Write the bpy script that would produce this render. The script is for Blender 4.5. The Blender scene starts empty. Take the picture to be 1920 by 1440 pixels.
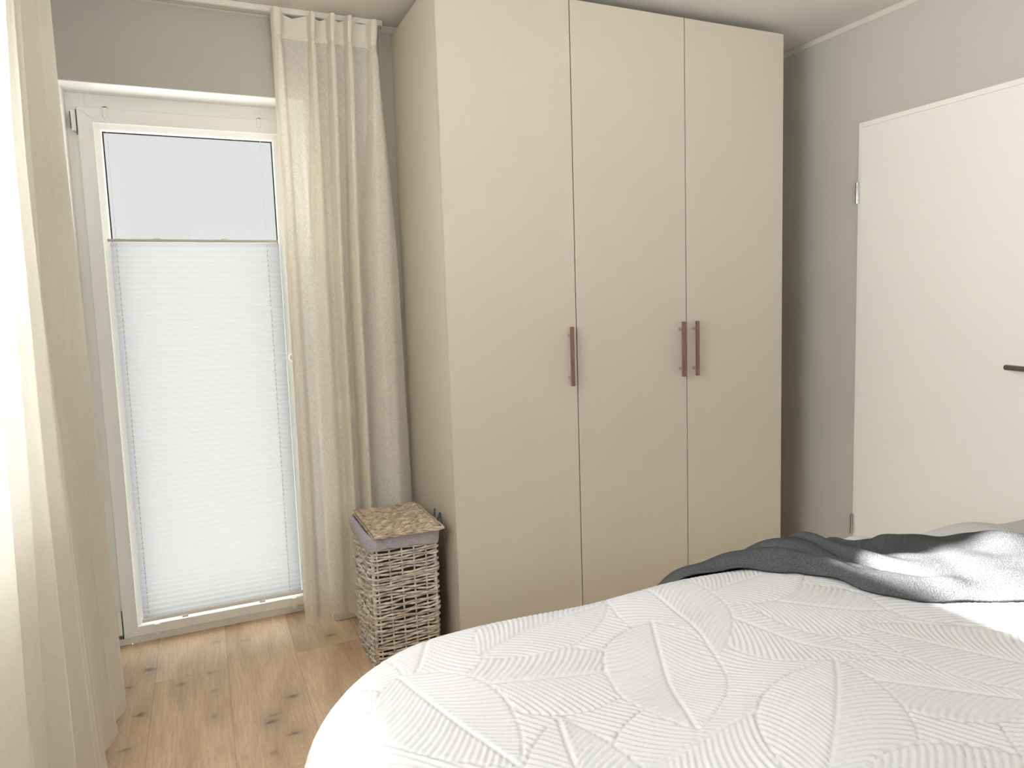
import bpy, bmesh, math, random
import numpy as np
from mathutils import Vector

random.seed(7); rng = np.random.default_rng(7)
SC = bpy.context.scene
COL = SC.collection

# ------------------------------------------------------------------ camera, world, sun, daylight, exposure
yaw, pitch, roll = 0.4353, -0.1045, -0.0283
fpx, ppx, ppy = 1369.8, 54.46, -15.59
cam_d = bpy.data.cameras.new('camera')
cam = bpy.data.objects.new('camera', cam_d); COL.objects.link(cam); SC.camera = cam
fw = Vector((math.sin(yaw)*math.cos(pitch), math.cos(yaw)*math.cos(pitch), math.sin(pitch)))
rt = Vector((math.cos(yaw), -math.sin(yaw), 0)); up = rt.cross(fw)
r2 = rt*math.cos(roll) + up*math.sin(roll); u2 = -rt*math.sin(roll) + up*math.cos(roll)
M = cam.matrix_world.copy()
for i in range(3):
    M[i][0] = r2[i]; M[i][1] = u2[i]; M[i][2] = -fw[i]
M[0][3], M[1][3], M[2][3] = -0.7764, -3.0083, 1.297
cam.matrix_world = M
cam_d.sensor_width = 36; cam_d.lens = fpx*36/1920
cam_d.shift_x = -ppx/1920; cam_d.shift_y = ppy/1920
cam_d.clip_start = 0.02

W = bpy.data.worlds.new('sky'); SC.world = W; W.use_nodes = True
# sky dim where seen through glass, boosted above and below to light the room
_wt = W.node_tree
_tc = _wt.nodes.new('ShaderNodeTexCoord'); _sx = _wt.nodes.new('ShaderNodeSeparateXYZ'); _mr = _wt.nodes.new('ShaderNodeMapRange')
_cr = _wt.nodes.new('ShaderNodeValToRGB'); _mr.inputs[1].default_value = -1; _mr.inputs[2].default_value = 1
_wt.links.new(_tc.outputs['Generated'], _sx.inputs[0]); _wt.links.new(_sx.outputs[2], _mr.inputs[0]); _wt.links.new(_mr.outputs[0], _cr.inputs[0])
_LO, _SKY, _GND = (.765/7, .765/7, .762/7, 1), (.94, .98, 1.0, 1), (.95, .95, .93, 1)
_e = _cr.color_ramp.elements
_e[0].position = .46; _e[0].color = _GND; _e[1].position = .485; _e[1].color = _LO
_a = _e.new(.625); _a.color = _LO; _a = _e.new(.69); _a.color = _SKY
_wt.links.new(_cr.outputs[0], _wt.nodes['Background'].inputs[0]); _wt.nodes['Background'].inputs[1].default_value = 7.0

SC.view_settings.view_transform = 'Standard'; SC.view_settings.look = 'None'
SC.view_settings.gamma = 1; SC.view_settings.exposure = 0.0; SC.view_settings.use_curve_mapping = False
try:
    SC.cycles.max_bounces = 14; SC.cycles.diffuse_bounces = 8; SC.cycles.transparent_max_bounces = 24
    SC.cycles.transmission_bounces = 12; SC.cycles.sample_clamp_indirect = 6
    SC.cycles.use_denoising = True
except Exception: pass

def light(name, kind, loc, direction, energy, color=(1, 1, 1), size=None, angle=None):
    d = bpy.data.lights.new(name, kind); d.energy = energy; d.color = color
    if size: d.shape = 'RECTANGLE'; d.size, d.size_y = size
    if angle is not None: d.angle = angle
    o = bpy.data.objects.new(name, d); COL.objects.link(o); o.location = loc
    o.rotation_euler = Vector(direction).to_track_quat('-Z', 'Y').to_euler()
    return o
el, az = math.radians(24.6), math.radians(-13)
light('sun', 'SUN', (-4, 0, 4), (math.cos(el)*math.cos(az), math.cos(el)*math.sin(az), -math.sin(el)), 108, (1, .985, .96), angle=math.radians(1.5))
# bright sky outside the side window (left wall) and an added fill lamp behind the camera
light('daylight_side_window', 'AREA', (-2.20, -2.05, 2.0), (1, .15, -.32), 272, (.93, .985, 1.07), (2.2, 1.6))
light('rear_fill', 'AREA', (0.1, -5.05, 2.1), (0, 1, -.35), 34, (.93, .985, 1.07), (1.9, 1.6))

# ------------------------------------------------------------------ helpers
def link(name, verts, faces, mat, parent=None, smooth=False, mats=None):
    me = bpy.data.meshes.new(name)
    me.from_pydata([tuple(map(float, v)) for v in verts], [], [tuple(map(int, f)) for f in faces]); me.update()
    if smooth: me.polygons.foreach_set('use_smooth', [True]*len(me.polygons))
    me.materials.append(mat)
    for m in (mats or []): me.materials.append(m)
    o = bpy.data.objects.new(name, me); COL.objects.link(o)
    if parent: o.parent = parent
    return o

def grid_mesh(name, P, mat, parent=None, smooth=True):
    """P: (n, m, 3) array -> grid mesh built fast"""
    n, m, _ = P.shape
    idx = np.arange(n*m).reshape(n, m)
    q = np.stack([idx[:-1, :-1], idx[1:, :-1], idx[1:, 1:], idx[:-1, 1:]], -1).reshape(-1, 4)
    me = bpy.data.meshes.new(name)
    me.vertices.add(n*m); me.vertices.foreach_set('co', P.reshape(-1).astype(np.float32))
    me.loops.add(q.size); me.loops.foreach_set('vertex_index', q.reshape(-1).astype(np.int32))
    me.polygons.add(len(q)); me.polygons.foreach_set('loop_start', np.arange(0, q.size, 4, dtype=np.int32))
    try: me.polygons.foreach_set('loop_total', np.full(len(q), 4, np.int32))
    except Exception: pass
    me.polygons.foreach_set('use_smooth', np.full(len(q), smooth))
    me.update(calc_edges=True); me.validate()
    me.materials.append(mat)
    o = bpy.data.objects.new(name, me); COL.objects.link(o)
    if parent: o.parent = parent
    return o

class MB:
    def __init__(s): s.bm = bmesh.new()
    def box(s, x0, x1, y0, y1, z0, z1, bev=0.0, seg=2):
        r = bmesh.ops.create_cube(s.bm, size=1)
        for v in r['verts']:
            v.co = Vector(((x0+x1)/2+v.co.x*(x1-x0), (y0+y1)/2+v.co.y*(y1-y0), (z0+z1)/2+v.co.z*(z1-z0)))
        if bev > 0:
            es = list({e for v in r['verts'] for e in v.link_edges})
            bmesh.ops.bevel(s.bm, geom=es, offset=bev, segments=seg, profile=.5, affect='EDGES')
        return s
    def tube(s, pts, rad, n=12, cap=True):
        pts = [Vector(p) for p in pts]
        if not hasattr(rad, '__len__'): rad = [rad]*len(pts)
        rings = []; a = None
        for i, p in enumerate(pts):
            t = (pts[min(i+1, len(pts)-1)]-pts[max(i-1, 0)]).normalized()
            if a is None:
                a = t.cross(Vector((0, 0, 1)) if abs(t.z) < .9 else Vector((1, 0, 0))).normalized()
            a = (a-t*a.dot(t)).normalized(); b = t.cross(a)
            rings.append([s.bm.verts.new(p+(a*math.cos(2*math.pi*k/n)+b*math.sin(2*math.pi*k/n))*rad[i]) for k in range(n)])
        for A, B in zip(rings, rings[1:]):
            for k in range(n):
                f = s.bm.faces.new((A[k], A[(k+1) % n], B[(k+1) % n], B[k])); f.smooth = True
        if cap:
            for ring, rev in ((rings[0], True), (rings[-1], False)):
                cv = [s.bm.verts.new(v.co) for v in ring]; s.bm.faces.new(cv[::-1] if rev else cv)
        return s
    def build(s, name, mat, parent=None):
        bmesh.ops.recalc_face_normals(s.bm, faces=s.bm.faces)
        me = bpy.data.meshes.new(name); s.bm.to_mesh(me); s.bm.free(); me.materials.append(mat)
        o = bpy.data.objects.new(name, me); COL.objects.link(o)
        if parent: o.parent = parent
        return o

def empty(name, loc=(0, 0, 0)):
    o = bpy.data.objects.new(name, None); COL.objects.link(o); o.location = loc
    o.empty_display_size = .1
    return o
def adopt(root):
    """parts are modelled in room coordinates: shift them so they sit right under their thing's base"""
    for c in root.children: c.location = Vector(c.location)-Vector(root.location)
def tag(o, label=None, cat=None, group=None, kind=None):
    if label: o['label'] = label
    if cat: o['category'] = cat
    if group: o['group'] = group
    if kind: o['kind'] = kind
    return o
def struct(o, label=None):
    o['kind'] = 'structure'
    if label: o['label'] = label
    return o

# ------------------------------------------------------------------ materials
def mat(name, color, rough=.6, metal=0.0, spec=.5):
    m = bpy.data.materials.new(name); m.use_nodes = True
    b = m.node_tree.nodes['Principled BSDF']
    b.inputs['Base Color'].default_value = (*color, 1); b.inputs['Roughness'].default_value = rough
    b.inputs['Metallic'].default_value = metal
    try: b.inputs['Specular IOR Level'].default_value = spec
    except Exception: pass
    return m
def N(m, t, **kw):
    n = m.node_tree.nodes.new(t)
    for k, v in kw.items(): setattr(n, k, v)
    return n
def L(m, a, b): m.node_tree.links.new(a, b)
def bump_noise(m, scale=200, strength=.1, dist=.001, detail=3, stretch=(1, 1, 1), color_var=0.0):
    b = m.node_tree.nodes['Principled BSDF']
    tc = N(m, 'ShaderNodeTexCoord'); mp = N(m, 'ShaderNodeMapping'); mp.inputs['Scale'].default_value = stretch
    no = N(m, 'ShaderNodeTexNoise'); no.inputs['Scale'].default_value = scale; no.inputs['Detail'].default_value = detail
    L(m, tc.outputs['Object'], mp.inputs[0]); L(m, mp.outputs[0], no.inputs['Vector'])
    bu = N(m, 'ShaderNodeBump'); bu.inputs['Strength'].default_value = strength; bu.inputs['Distance'].default_value = dist
    L(m, no.outputs[0], bu.inputs['Height']); L(m, bu.outputs[0], b.inputs['Normal'])
    if color_var:
        c = b.inputs['Base Color'].default_value
        mx = N(m, 'ShaderNodeMixRGB')
        mx.inputs[1].default_value = (c[0]*(1-color_var), c[1]*(1-color_var), c[2]*(1-color_var), 1)
        mx.inputs[2].default_value = (min(1, c[0]*(1+color_var)), min(1, c[1]*(1+color_var)), min(1, c[2]*(1+color_var)), 1)
        L(m, no.outputs[0], mx.inputs[0]); L(m, mx.outputs[0], b.inputs['Base Color'])
    return m

m_wall = bump_noise(mat('wall_paint', (.48, .46, .41), .9, spec=.2), 90, .25, .001)
m_ceil = bump_noise(mat('ceiling_paint', (.68, .65, .60), .92, spec=.2), 90, .2, .001)
m_cove = mat('cove_paint', (.60, .575, .50), .85, spec=.2)
m_reveal = mat('reveal_white', (.86, .855, .83), .8, spec=.25)
m_pvc = mat('white_pvc', (.82, .815, .77), .6, spec=.25)
m_white = mat('white_lacquer', (.82, .80, .74), .45)
m_doorw = mat('door_lacquer', (.82, .80, .735), .38, spec=.4)
m_gasket = mat('black_gasket', (.02, .02, .02), .6)
m_ward = bump_noise(mat('wardrobe_foil', (.54, .492, .405), .42, spec=.35), 500, .05, .0003)
m_ward_edge = mat('wardrobe_edge', (.62, .555, .45), .35)
m_dark = mat('gap_shade', (.03, .027, .024), .9)
m_steel = mat('brushed_steel', (.55, .54, .52), .3, 1.0)
m_chrome = mat('chrome', (.7, .7, .7), .12, 1.0)
m_darksteel = mat('dark_steel', (.23, .215, .2), .28, 1.0)
m_rail = mat('rail_white', (.76, .73, .66), .45)
m_skirt = mat('skirting_white', (.80, .79, .76), .45)

m_walnut = mat('walnut', (.20, .085, .058), .45)
def _wood(m, scale, c1, c2, stretch):
    b = m.node_tree.nodes['Principled BSDF']
    tc = N(m, 'ShaderNodeTexCoord'); mp = N(m, 'ShaderNodeMapping'); mp.inputs['Scale'].default_value = stretch
    no = N(m, 'ShaderNodeTexNoise'); no.inputs['Scale'].default_value = scale; no.inputs['Detail'].default_value = 6
    cr = N(m, 'ShaderNodeValToRGB'); cr.color_ramp.elements[0].position = .3; cr.color_ramp.elements[1].position = .7
    cr.color_ramp.elements[0].color = (*c1, 1); cr.color_ramp.elements[1].color = (*c2, 1)
    L(m, tc.outputs['Object'], mp.inputs[0]); L(m, mp.outputs[0], no.inputs['Vector']); L(m, no.outputs[0], cr.inputs[0]); L(m, cr.outputs[0], b.inputs['Base Color'])
_wood(m_walnut, 60, (.13, .064, .047), (.225, .125, .095), (4, 4, .35))

def fabric(name, color, transl=.45, sheer=0.0, weave=900, var=.12, bump=.25, slub=.05):
    """woven cloth: diffuse + translucent (+ a little see-through), thread texture in object space"""
    m = bpy.data.materials.new(name); m.use_nodes = True; nt = m.node_tree; nt.nodes.clear()
    out = N(m, 'ShaderNodeOutputMaterial')
    tc = N(m, 'ShaderNodeTexCoord')
    n1 = N(m, 'ShaderNodeTexNoise'); mp1 = N(m, 'ShaderNodeMapping'); mp1.inputs['Scale'].default_value = (1, 1, slub)
    n2 = N(m, 'ShaderNodeTexNoise'); mp2 = N(m, 'ShaderNodeMapping'); mp2.inputs['Scale'].default_value = (max(slub, .08), max(slub, .08), 1)
    for n_, mp_ in ((n1, mp1), (n2, mp2)):
        n_.inputs['Scale'].default_value = weave; n_.inputs['Detail'].default_value = 2
        L(m, tc.outputs['Object'], mp_.inputs[0]); L(m, mp_.outputs[0], n_.inputs['Vector'])
    ad = N(m, 'ShaderNodeMath', operation='ADD'); L(m, n1.outputs[0], ad.inputs[0]); L(m, n2.outputs[0], ad.inputs[1])
    mr = N(m, 'ShaderNodeMapRange'); mr.inputs[1].default_value = .65; mr.inputs[2].default_value = 1.35
    L(m, ad.outputs[0], mr.inputs[0])
    mx = N(m, 'ShaderNodeMixRGB')
    mx.inputs[1].default_value = (*[c*(1-var) for c in color], 1); mx.inputs[2].default_value = (*[min(1, c*(1+var)) for c in color], 1)
    L(m, mr.outputs[0], mx.inputs[0])
    bu = N(m, 'ShaderNodeBump'); bu.inputs['Strength'].default_value = bump; bu.inputs['Distance'].default_value = .001
    L(m, mr.outputs[0], bu.inputs['Height'])
    d = N(m, 'ShaderNodeBsdfDiffuse'); L(m, mx.outputs[0], d.inputs[0]); L(m, bu.outputs[0], d.inputs['Normal'])
    sh = d.outputs[0]
    if transl:
        t = N(m, 'ShaderNodeBsdfTranslucent'); L(m, mx.outputs[0], t.inputs[0])
        ms = N(m, 'ShaderNodeMixShader'); ms.inputs[0].default_value = transl; L(m, sh, ms.inputs[1]); L(m, t.outputs[0], ms.inputs[2]); sh = ms.outputs[0]
    if sheer:
        tr = N(m, 'ShaderNodeBsdfTransparent'); ms = N(m, 'ShaderNodeMixShader')
        mr2 = N(m, 'ShaderNodeMapRange'); mr2.inputs[3].default_value = sheer*1.8; mr2.inputs[4].default_value = sheer*.2
        L(m, mr.outputs[0], mr2.inputs[0]); L(m, mr2.outputs[0], ms.inputs[0])
        L(m, sh, ms.inputs[1]); L(m, tr.outputs[0], ms.inputs[2]); sh = ms.outputs[0]
    L(m, sh, out.inputs[0])
    return m
m_linen = fabric('cream_linen', (.95, .91, .84), .28, .26, 1500, .03, .05)
m_linen2 = fabric('cream_linen_heavy', (.95, .91, .825), .46, 0.0, 900, .06, .2)
m_header = fabric('cream_linen_double', (.87, .83, .74), .25, 0.0, 1300, .06, .2)
m_blind = fabric('pleated_blind_fabric', (.225, .225, .222), .88, 0.0, 300, .01, .0)
m_liner = fabric('taupe_liner_cloth', (.44, .42, .455), 0, 0, 620, .30, .6)
m_tie = fabric('dark_tie_ribbon', (.09, .085, .085), 0, 0, 900, .2, .3)
m_throw = fabric('charcoal_wool', (.060, .062, .062), 0, 0, 420, .40, .9, slub=.8)
m_quilt = fabric('quilted_white_cotton', (.470, .459, .455), 0, 0, 1400, .02, .1)
m_matt = fabric('mattress_ticking', (.75, .74, .72), 0, 0, 600, .05, .2)
m_bedbase = fabric('bed_base_cloth', (.25, .24, .23), 0, 0, 500, .15, .3)

m_glass = bpy.data.materials.new('window_glass'); m_glass.use_nodes = True
_nt = m_glass.node_tree; _nt.nodes.clear()
_o = N(m_glass, 'ShaderNodeOutputMaterial'); _t = N(m_glass, 'ShaderNodeBsdfTransparent'); _t.inputs[0].default_value = (.995, 1, .997, 1)
_g = N(m_glass, 'ShaderNodeBsdfGlossy'); _g.inputs['Roughness'].default_value = 0.0
_f = N(m_glass, 'ShaderNodeFresnel'); _f.inputs[0].default_value = 1.45
_m = N(m_glass, 'ShaderNodeMath', operation='MULTIPLY'); _m.inputs[1].default_value = .12
_x = N(m_glass, 'ShaderNodeMixShader')
L(m_glass, _f.outputs[0], _m.inputs[0]); L(m_glass, _m.outputs[0], _x.inputs[0]); L(m_glass, _t.outputs[0], _x.inputs[1]); L(m_glass, _g.outputs[0], _x.inputs[2]); L(m_glass, _x.outputs[0], _o.inputs[0])

# oak laminate with long boards running towards the window wall
def floor_material():
    m = bpy.data.materials.new('oak_floor'); m.use_nodes = True; nt = m.node_tree
    b = nt.nodes['Principled BSDF']; b.inputs['Roughness'].default_value = .5
    try: b.inputs['Specular IOR Level'].default_value = .35
    except Exception: pass
    tc = N(m, 'ShaderNodeTexCoord'); sep = N(m, 'ShaderNodeSeparateXYZ'); L(m, tc.outputs['Object'], sep.inputs[0])
    def math_(op, a, bb=None, c=None):
        n = N(m, 'ShaderNodeMath', operation=op)
        for i, v in enumerate((a, bb, c)):
            if v is None: continue
            if isinstance(v, (int, float)): n.inputs[i].default_value = v
            else: L(m, v, n.inputs[i])
        return n.outputs[0]
    X, Y = sep.outputs[0], sep.outputs[1]
    PW = .236
    px = math_('DIVIDE', math_('ADD', X, .766+PW*20), PW)
    pid = math_('FLOOR', px); pf = math_('FRACT', px)
    wn = N(m, 'ShaderNodeTexWhiteNoise', noise_dimensions='1D'); L(m, pid, wn.inputs['W'])
    py = math_('DIVIDE', math_('ADD', Y, math_('MULTIPLY', wn.outputs[0], 2.0)), 2.0)
    # end joints
    jy = math_('ADD', Y, math_('MULTIPLY', math_('FRACT', math_('MULTIPLY', pid, .5)), 1.15))
    jq = math_('DIVIDE', math_('ADD', jy, .289+20), 1.29)
    jid = math_('FLOOR', jq); jf = math_('FRACT', jq)
    wn2 = N(m, 'ShaderNodeTexWhiteNoise', noise_dimensions='2D')
    cb = N(m, 'ShaderNodeCombineXYZ'); L(m, pid, cb.inputs[0]); L(m, jid, cb.inputs[1]); L(m, cb.outputs[0], wn2.inputs['Vector'])
    # warped grain coordinates, offset per board
    off = N(m, 'ShaderNodeVectorMath', operation='SCALE'); L(m, wn2.outputs['Color'], off.inputs[0]); off.inputs['Scale'].default_value = 9
    vec = N(m, 'ShaderNodeVectorMath', operation='ADD'); L(m, tc.outputs['Object'], vec.inputs[0]); L(m, off.outputs[0], vec.inputs[1])
    # large soft warp near knots
    knots = [(-1.024, -.105), (-1.085, -.213), (-1.033, -.425), (-.918, -.274), (-.824, -.238), (-.80, .02), (-.39, -.137), (-.576, -.541),
             (-.658, -.669), (-.597, -.768), (-.665, -.843), (-.815, -.547), (-.813, -.381), (-.643, -.63), (-.70, -.02), (-1.06, -.62), (-.83, -.95), (-.2, -.9), (-.4, -1.1)]
    strength = [.9, .7, .9, .6, .5, .5, .9, .9, .95, .95, .5, .35, .4, .6, .4, .7, .6, .8, .6]
    soft = None; core = None
    kn = N(m, 'ShaderNodeTexNoise'); kn.inputs['Scale'].default_value = 55; kn.inputs['Detail'].default_value = 3
    L(m, tc.outputs['Object'], kn.inputs['Vector'])
    ks = N(m, 'ShaderNodeVectorMath', operation='MULTIPLY_ADD'); L(m, kn.outputs['Color'], ks.inputs[0]); ks.inputs[1].default_value = (.030, .030, 0); ks.inputs[2].default_value = (-.015, -.015, 0)
    kc = N(m, 'ShaderNodeVectorMath', operation='ADD'); L(m, tc.outputs['Object'], kc.inputs[0]); L(m, ks.outputs[0], kc.inputs[1])
    for (kx, ky), s in zip(knots, strength):
        sub = N(m, 'ShaderNodeVectorMath', operation='SUBTRACT'); L(m, kc.outputs[0], sub.inputs[0]); sub.inputs[1].default_value = (kx, ky, 0)
        mu = N(m, 'ShaderNodeVectorMath', operation='MULTIPLY'); L(m, sub.outputs[0], mu.inputs[0]); mu.inputs[1].default_value = (1.0, .55, 0)
        ln = N(m, 'ShaderNodeVectorMath', operation='LENGTH'); L(m, mu.outputs[0], ln.inputs[0])
        mu2 = N(m, 'ShaderNodeVectorMath', operation='MULTIPLY'); L(m, sub.outputs[0], mu2.inputs[0]); mu2.inputs[1].default_value = (.8, 1.15, 0)
        ln2 = N(m, 'ShaderNodeVectorMath', operation='LENGTH'); L(m, mu2.outputs[0], ln2.inputs[0])
        g1 = math_('MULTIPLY', math_('EXPONENT', math_('MULTIPLY', math_('POWER', math_('DIVIDE', ln.outputs['Value'], .035), 2), -1)), s)
        g2 = math_('MULTIPLY', math_('EXPONENT', math_('MULTIPLY', math_('POWER', math_('DIVIDE', ln2.outputs['Value'], .0085+.005*s), 2), -1)), s)
        soft = g1 if soft is None else math_('ADD', soft, g1)
        core = g2 if core is None else math_('MAXIMUM', core, g2)
    # grain
    mp = N(m, 'ShaderNodeMapping'); mp.inputs['Scale'].default_value = (1, .045, 1); L(m, vec.outputs[0], mp.inputs[0])
    n1 = N(m, 'ShaderNodeTexNoise'); n1.inputs['Scale'].default_value = 190; n1.inputs['Detail'].default_value = 5; L(m, mp.outputs[0], n1.inputs['Vector'])
    mp2 = N(m, 'ShaderNodeMapping'); mp2.inputs['Scale'].default_value = (1, .16, 1); L(m, vec.outputs[0], mp2.inputs[0])
    n2 = N(m, 'ShaderNodeTexNoise'); n2.inputs['Scale'].default_value = 9; n2.inputs['Detail'].default_value = 4; n2.inputs['Distortion'].default_value = .8; L(m, mp2.outputs[0], n2.inputs['Vector'])
    # cathedral rings
    rings = math_('FRACT', math_('MULTIPLY', math_('ADD', n2.outputs[0], math_('MULTIPLY', soft, .35)), 16))
    rl = math_('POWER', math_('ABSOLUTE', math_('SUBTRACT', math_('MULTIPLY', rings, 2), 1)), 2.5)
    cr = N(m, 'ShaderNodeValToRGB'); e = cr.color_ramp.elements
    e[0].position = .3; e[0].color = (.50, .355, .245, 1); e[1].position = .66; e[1].color = (.80, .61, .44, 1)
    x_ = e.new(.48); x_.color = (.69, .51, .355, 1)
    L(m, n2.outputs[0], cr.inputs[0])
    def mixc(fac, c1, c2, mode='MIX'):
        n = N(m, 'ShaderNodeMixRGB', blend_type=mode)
        for i, v in enumerate((fac, c1, c2)):
            if isinstance(v, (int, float)): n.inputs[i].default_value = v
            elif isinstance(v, tuple): n.inputs[i].default_value = (*v, 1)
            else: L(m, v, n.inputs[i])
        return n.outputs[0]
    c = mixc(math_('MULTIPLY', rl, .22), cr.outputs[0], (.49, .345, .24))
    fine = N(m, 'ShaderNodeMapRange'); fine.inputs[1].default_value = .38; fine.inputs[2].default_value = .68; fine.inputs[3].default_value = .90; fine.inputs[4].default_value = 1.07
    L(m, n1.outputs[0], fine.inputs[0])
    c = mixc(1.0, c, fine.outputs[0], 'MULTIPLY')
    tone = math_('ADD', .90, math_('MULTIPLY', wn2.outputs['Value'], .22)); c = mixc(1.0, c, tone, 'MULTIPLY')
    c = mixc(math_('MINIMUM', math_('MULTIPLY', soft, .34), .5), c, (.36, .275, .22))
    c = mixc(math_('MINIMUM', math_('MULTIPLY', core, .9), .9), c, (.15, .115, .09))
    # board joints
    e1 = math_('LESS_THAN', math_('MINIMUM', pf, math_('SUBTRACT', 1, pf)), .006)
    e2 = math_('LESS_THAN', math_('MINIMUM', jf, math_('SUBTRACT', 1, jf)), .0011)
    c = mixc(math_('MULTIPLY', math_('MAXIMUM', e1, e2), .28), c, (.16, .10, .065))
    L(m, c, b.inputs['Base Color'])
    bu = N(m, 'ShaderNodeBump'); bu.inputs['Strength'].default_value = .18; bu.inputs['Distance'].default_value = .001
    L(m, n1.outputs[0], bu.inputs['Height']); L(m, bu.outputs[0], b.inputs['Normal'])
    return m
m_floor = floor_material()

def wicker_material(name, c1, c2, c3):
    m = bpy.data.materials.new(name); m.use_nodes = True; b = m.node_tree.nodes['Principled BSDF']; b.inputs['Roughness'].default_value = .7
    tc = N(m, 'ShaderNodeTexCoord'); no = N(m, 'ShaderNodeTexNoise'); no.inputs['Scale'].default_value = 38; no.inputs['Detail'].default_value = 5
    mp = N(m, 'ShaderNodeMapping'); mp.inputs['Scale'].default_value = (1, 1, 2.2)
    L(m, tc.outputs['Object'], mp.inputs[0]); L(m, mp.outputs[0], no.inputs['Vector'])
    cr = N(m, 'ShaderNodeValToRGB'); e = cr.color_ramp.elements
    e[0].position = .33; e[0].color = (*c1, 1); e[1].position = .68; e[1].color = (*c3, 1); k = e.new(.5); k.color = (*c2, 1)
    L(m, no.outputs[0], cr.inputs[0]); L(m, cr.outputs[0], b.inputs['Base Color'])
    return m
m_wick = wicker_material('greywash_wicker', (.36, .31, .26), (.60, .53, .45), (.82, .75, .65))
m_wick_lid = wicker_material('greywash_wicker_lid', (.27, .20, .14), (.46, .37, .28), (.66, .55, .43))

# ------------------------------------------------------------------ room shell
XL, XR, YF, ZC = -1.29, 1.76, -4.45, 2.397
T = .30   # wall thickness
RX0, RX1, RZ1, FY = -1.158, -.352, 2.083, .158   # balcony door opening and the plane of its frame

def holed_wall(mb, axis, pos0, pos1, a0, a1, z0, z1, holes):
    """wall slab as boxes around rectangular holes; axis 'x' = slab spans X, thickness in Y"""
    cuts = sorted({a0, a1, *[h[0] for h in holes], *[h[1] for h in holes]})
    for c0, c1 in zip(cuts, cuts[1:]):
        hs = [h for h in holes if h[0] <= c0 and h[1] >= c1]
        segs = [(z0, z1)]
        for h in hs: segs = [s for (s0, s1) in segs for s in ((s0, min(s1, h[2])), (max(s0, h[3]), s1)) if s[1]-s[0] > 1e-4]
        for s0, s1 in segs:
            if axis == 'x': mb.box(c0, c1, pos0, pos1, s0, s1)
            else: mb.box(pos0, pos1, c0, c1, s0, s1)
mb = MB(); mb.box(XL-T, XR+T, YF-T, .001+.16, -.12, 0); struct(mb.build('floor', m_floor), 'light oak laminate floor boards with dark knots')
mb = MB(); mb.box(XL-T, XR+T, YF-T, T, ZC, ZC+.15); struct(mb.build('ceiling', m_ceil), 'matt greige painted ceiling')
mb = MB(); holed_wall(mb, 'x', 0, T, XL-T, XR+T, 0, ZC, [(RX0, RX1, -.01, RZ1)]); struct(mb.build('wall_back', m_wall), 'greige wall around the balcony door')
W2 = (-2.75, -1.02, .90, 2.04)   # side window opening (y0, y1, z0, z1)
mb = MB(); holed_wall(mb, 'y', XL-T, XL, YF-T, 0, 0, ZC, [W2]); struct(mb.build('wall_left', m_wall))
DY0, DY1, DZ = -1.648, -.757, 1.982  # room door opening incl. frame
mb = MB(); holed_wall(mb, 'y', XR, XR+T, YF-T, 0, 0, ZC, [(DY0+.02, DY1-.02, -.01, DZ-.02)]); struct(mb.build('wall_right', m_wall), 'greige wall holding the white room door')
W3 = (-.85, 1.05, .9, 2.15)
mb = MB(); holed_wall(mb, 'x', YF-T, YF, XL-T, XR+T, 0, ZC, [W3]); struct(mb.build('wall_front', m_wall))
mb = MB(); mb.box(-1.80, -1.62, T+.001, 2.1, -.12, 2.9); struct(mb.build('sun_blocker', m_reveal))  # unseen slab outdoors, added to keep the sun off the balcony door

# white plaster lining of the balcony door reveal (left, right, top)
mb = MB()
mb.box(RX0-.001, RX0+.003, .0005, FY+.001, 0, RZ1); mb.box(RX1-.003, RX1+.001, .0005, FY+.001, 0, RZ1)
mb.box(RX0-.004, RX1+.004, .0005, FY+.05, RZ1-.002, RZ1+.002)
struct(mb.build('trim_1', m_reveal), 'white painted reveal above the balcony door')
# flat cove strip where wall meets ceiling
def cove(name, x0, x1, y0, y1):
    mb = MB(); mb.box(x0, x1, y0, y1, ZC-.026, ZC-.0005, .002, 1); return struct(mb.build(name, m_cove))
cove('trim_2', XL, XR-.006, -.006, 0); cove('trim_3', XR-.006, XR, YF, 0)
# baseboards
def bboard(name, x0, x1, y0, y1, h=.058, lab=None):
    mb = MB(); mb.box(x0, x1, y0, y1, 0, h, .003, 2); return struct(mb.build(name, m_skirt), lab)
bboard('baseboard_back', RX1+.002, -.002, -.016, 0, lab='short white baseboard ending beside the balcony door')
bboard('baseboard_back_right', 1.502, XR, -.016, 0)
bboard('baseboard_reveal', RX0, RX0+.014, .0, FY-.002, lab='white baseboard in the reveal left of the balcony door')
bboard('baseboard_corner', XL, RX0+.014, -.016, 0)
bboard('baseboard_left', XL, XL+.016, YF, -.017)
bboard('baseboard_right', XR-.016, XR, DY1+.002, -.017)
bboard('baseboard_right_front', XR-.016, XR, YF, DY0-.002)

# ------------------------------------------------------------------ balcony door (floor-length window) in the back wall
def frame_box(mb, x0, x1, z0, z1, wx, wz0, wz1, y0, y1, bev=.003):
    mb.box(x0, x0+wx, y0, y1, z0, z1, bev); mb.box(x1-wx, x1, y0, y1, z0, z1, bev)
    mb.box(x0+wx-.001, x1-wx+.001, y0, y1, z1-wz1, z1, bev); mb.box(x0+wx-.001, x1-wx+.001, y0, y1, z0, z0+wz0, bev)
win = struct(empty('window_1', ((RX0+RX1)/2, FY, 0)), 'white balcony door with floor-length glass pane')
mb = MB(); frame_box(mb, RX0, RX1, 0, RZ1, .062, .058, .07, FY, FY+.075); mb.build('outer_frame', m_pvc, win)
SX0, SX1, SZ0, SZ1, SY = -1.122, -.388, .036, 2.030, .135
GX0, GX1, GZ0, GZ1 = -1.049, -.461, .088, 1.954
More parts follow.
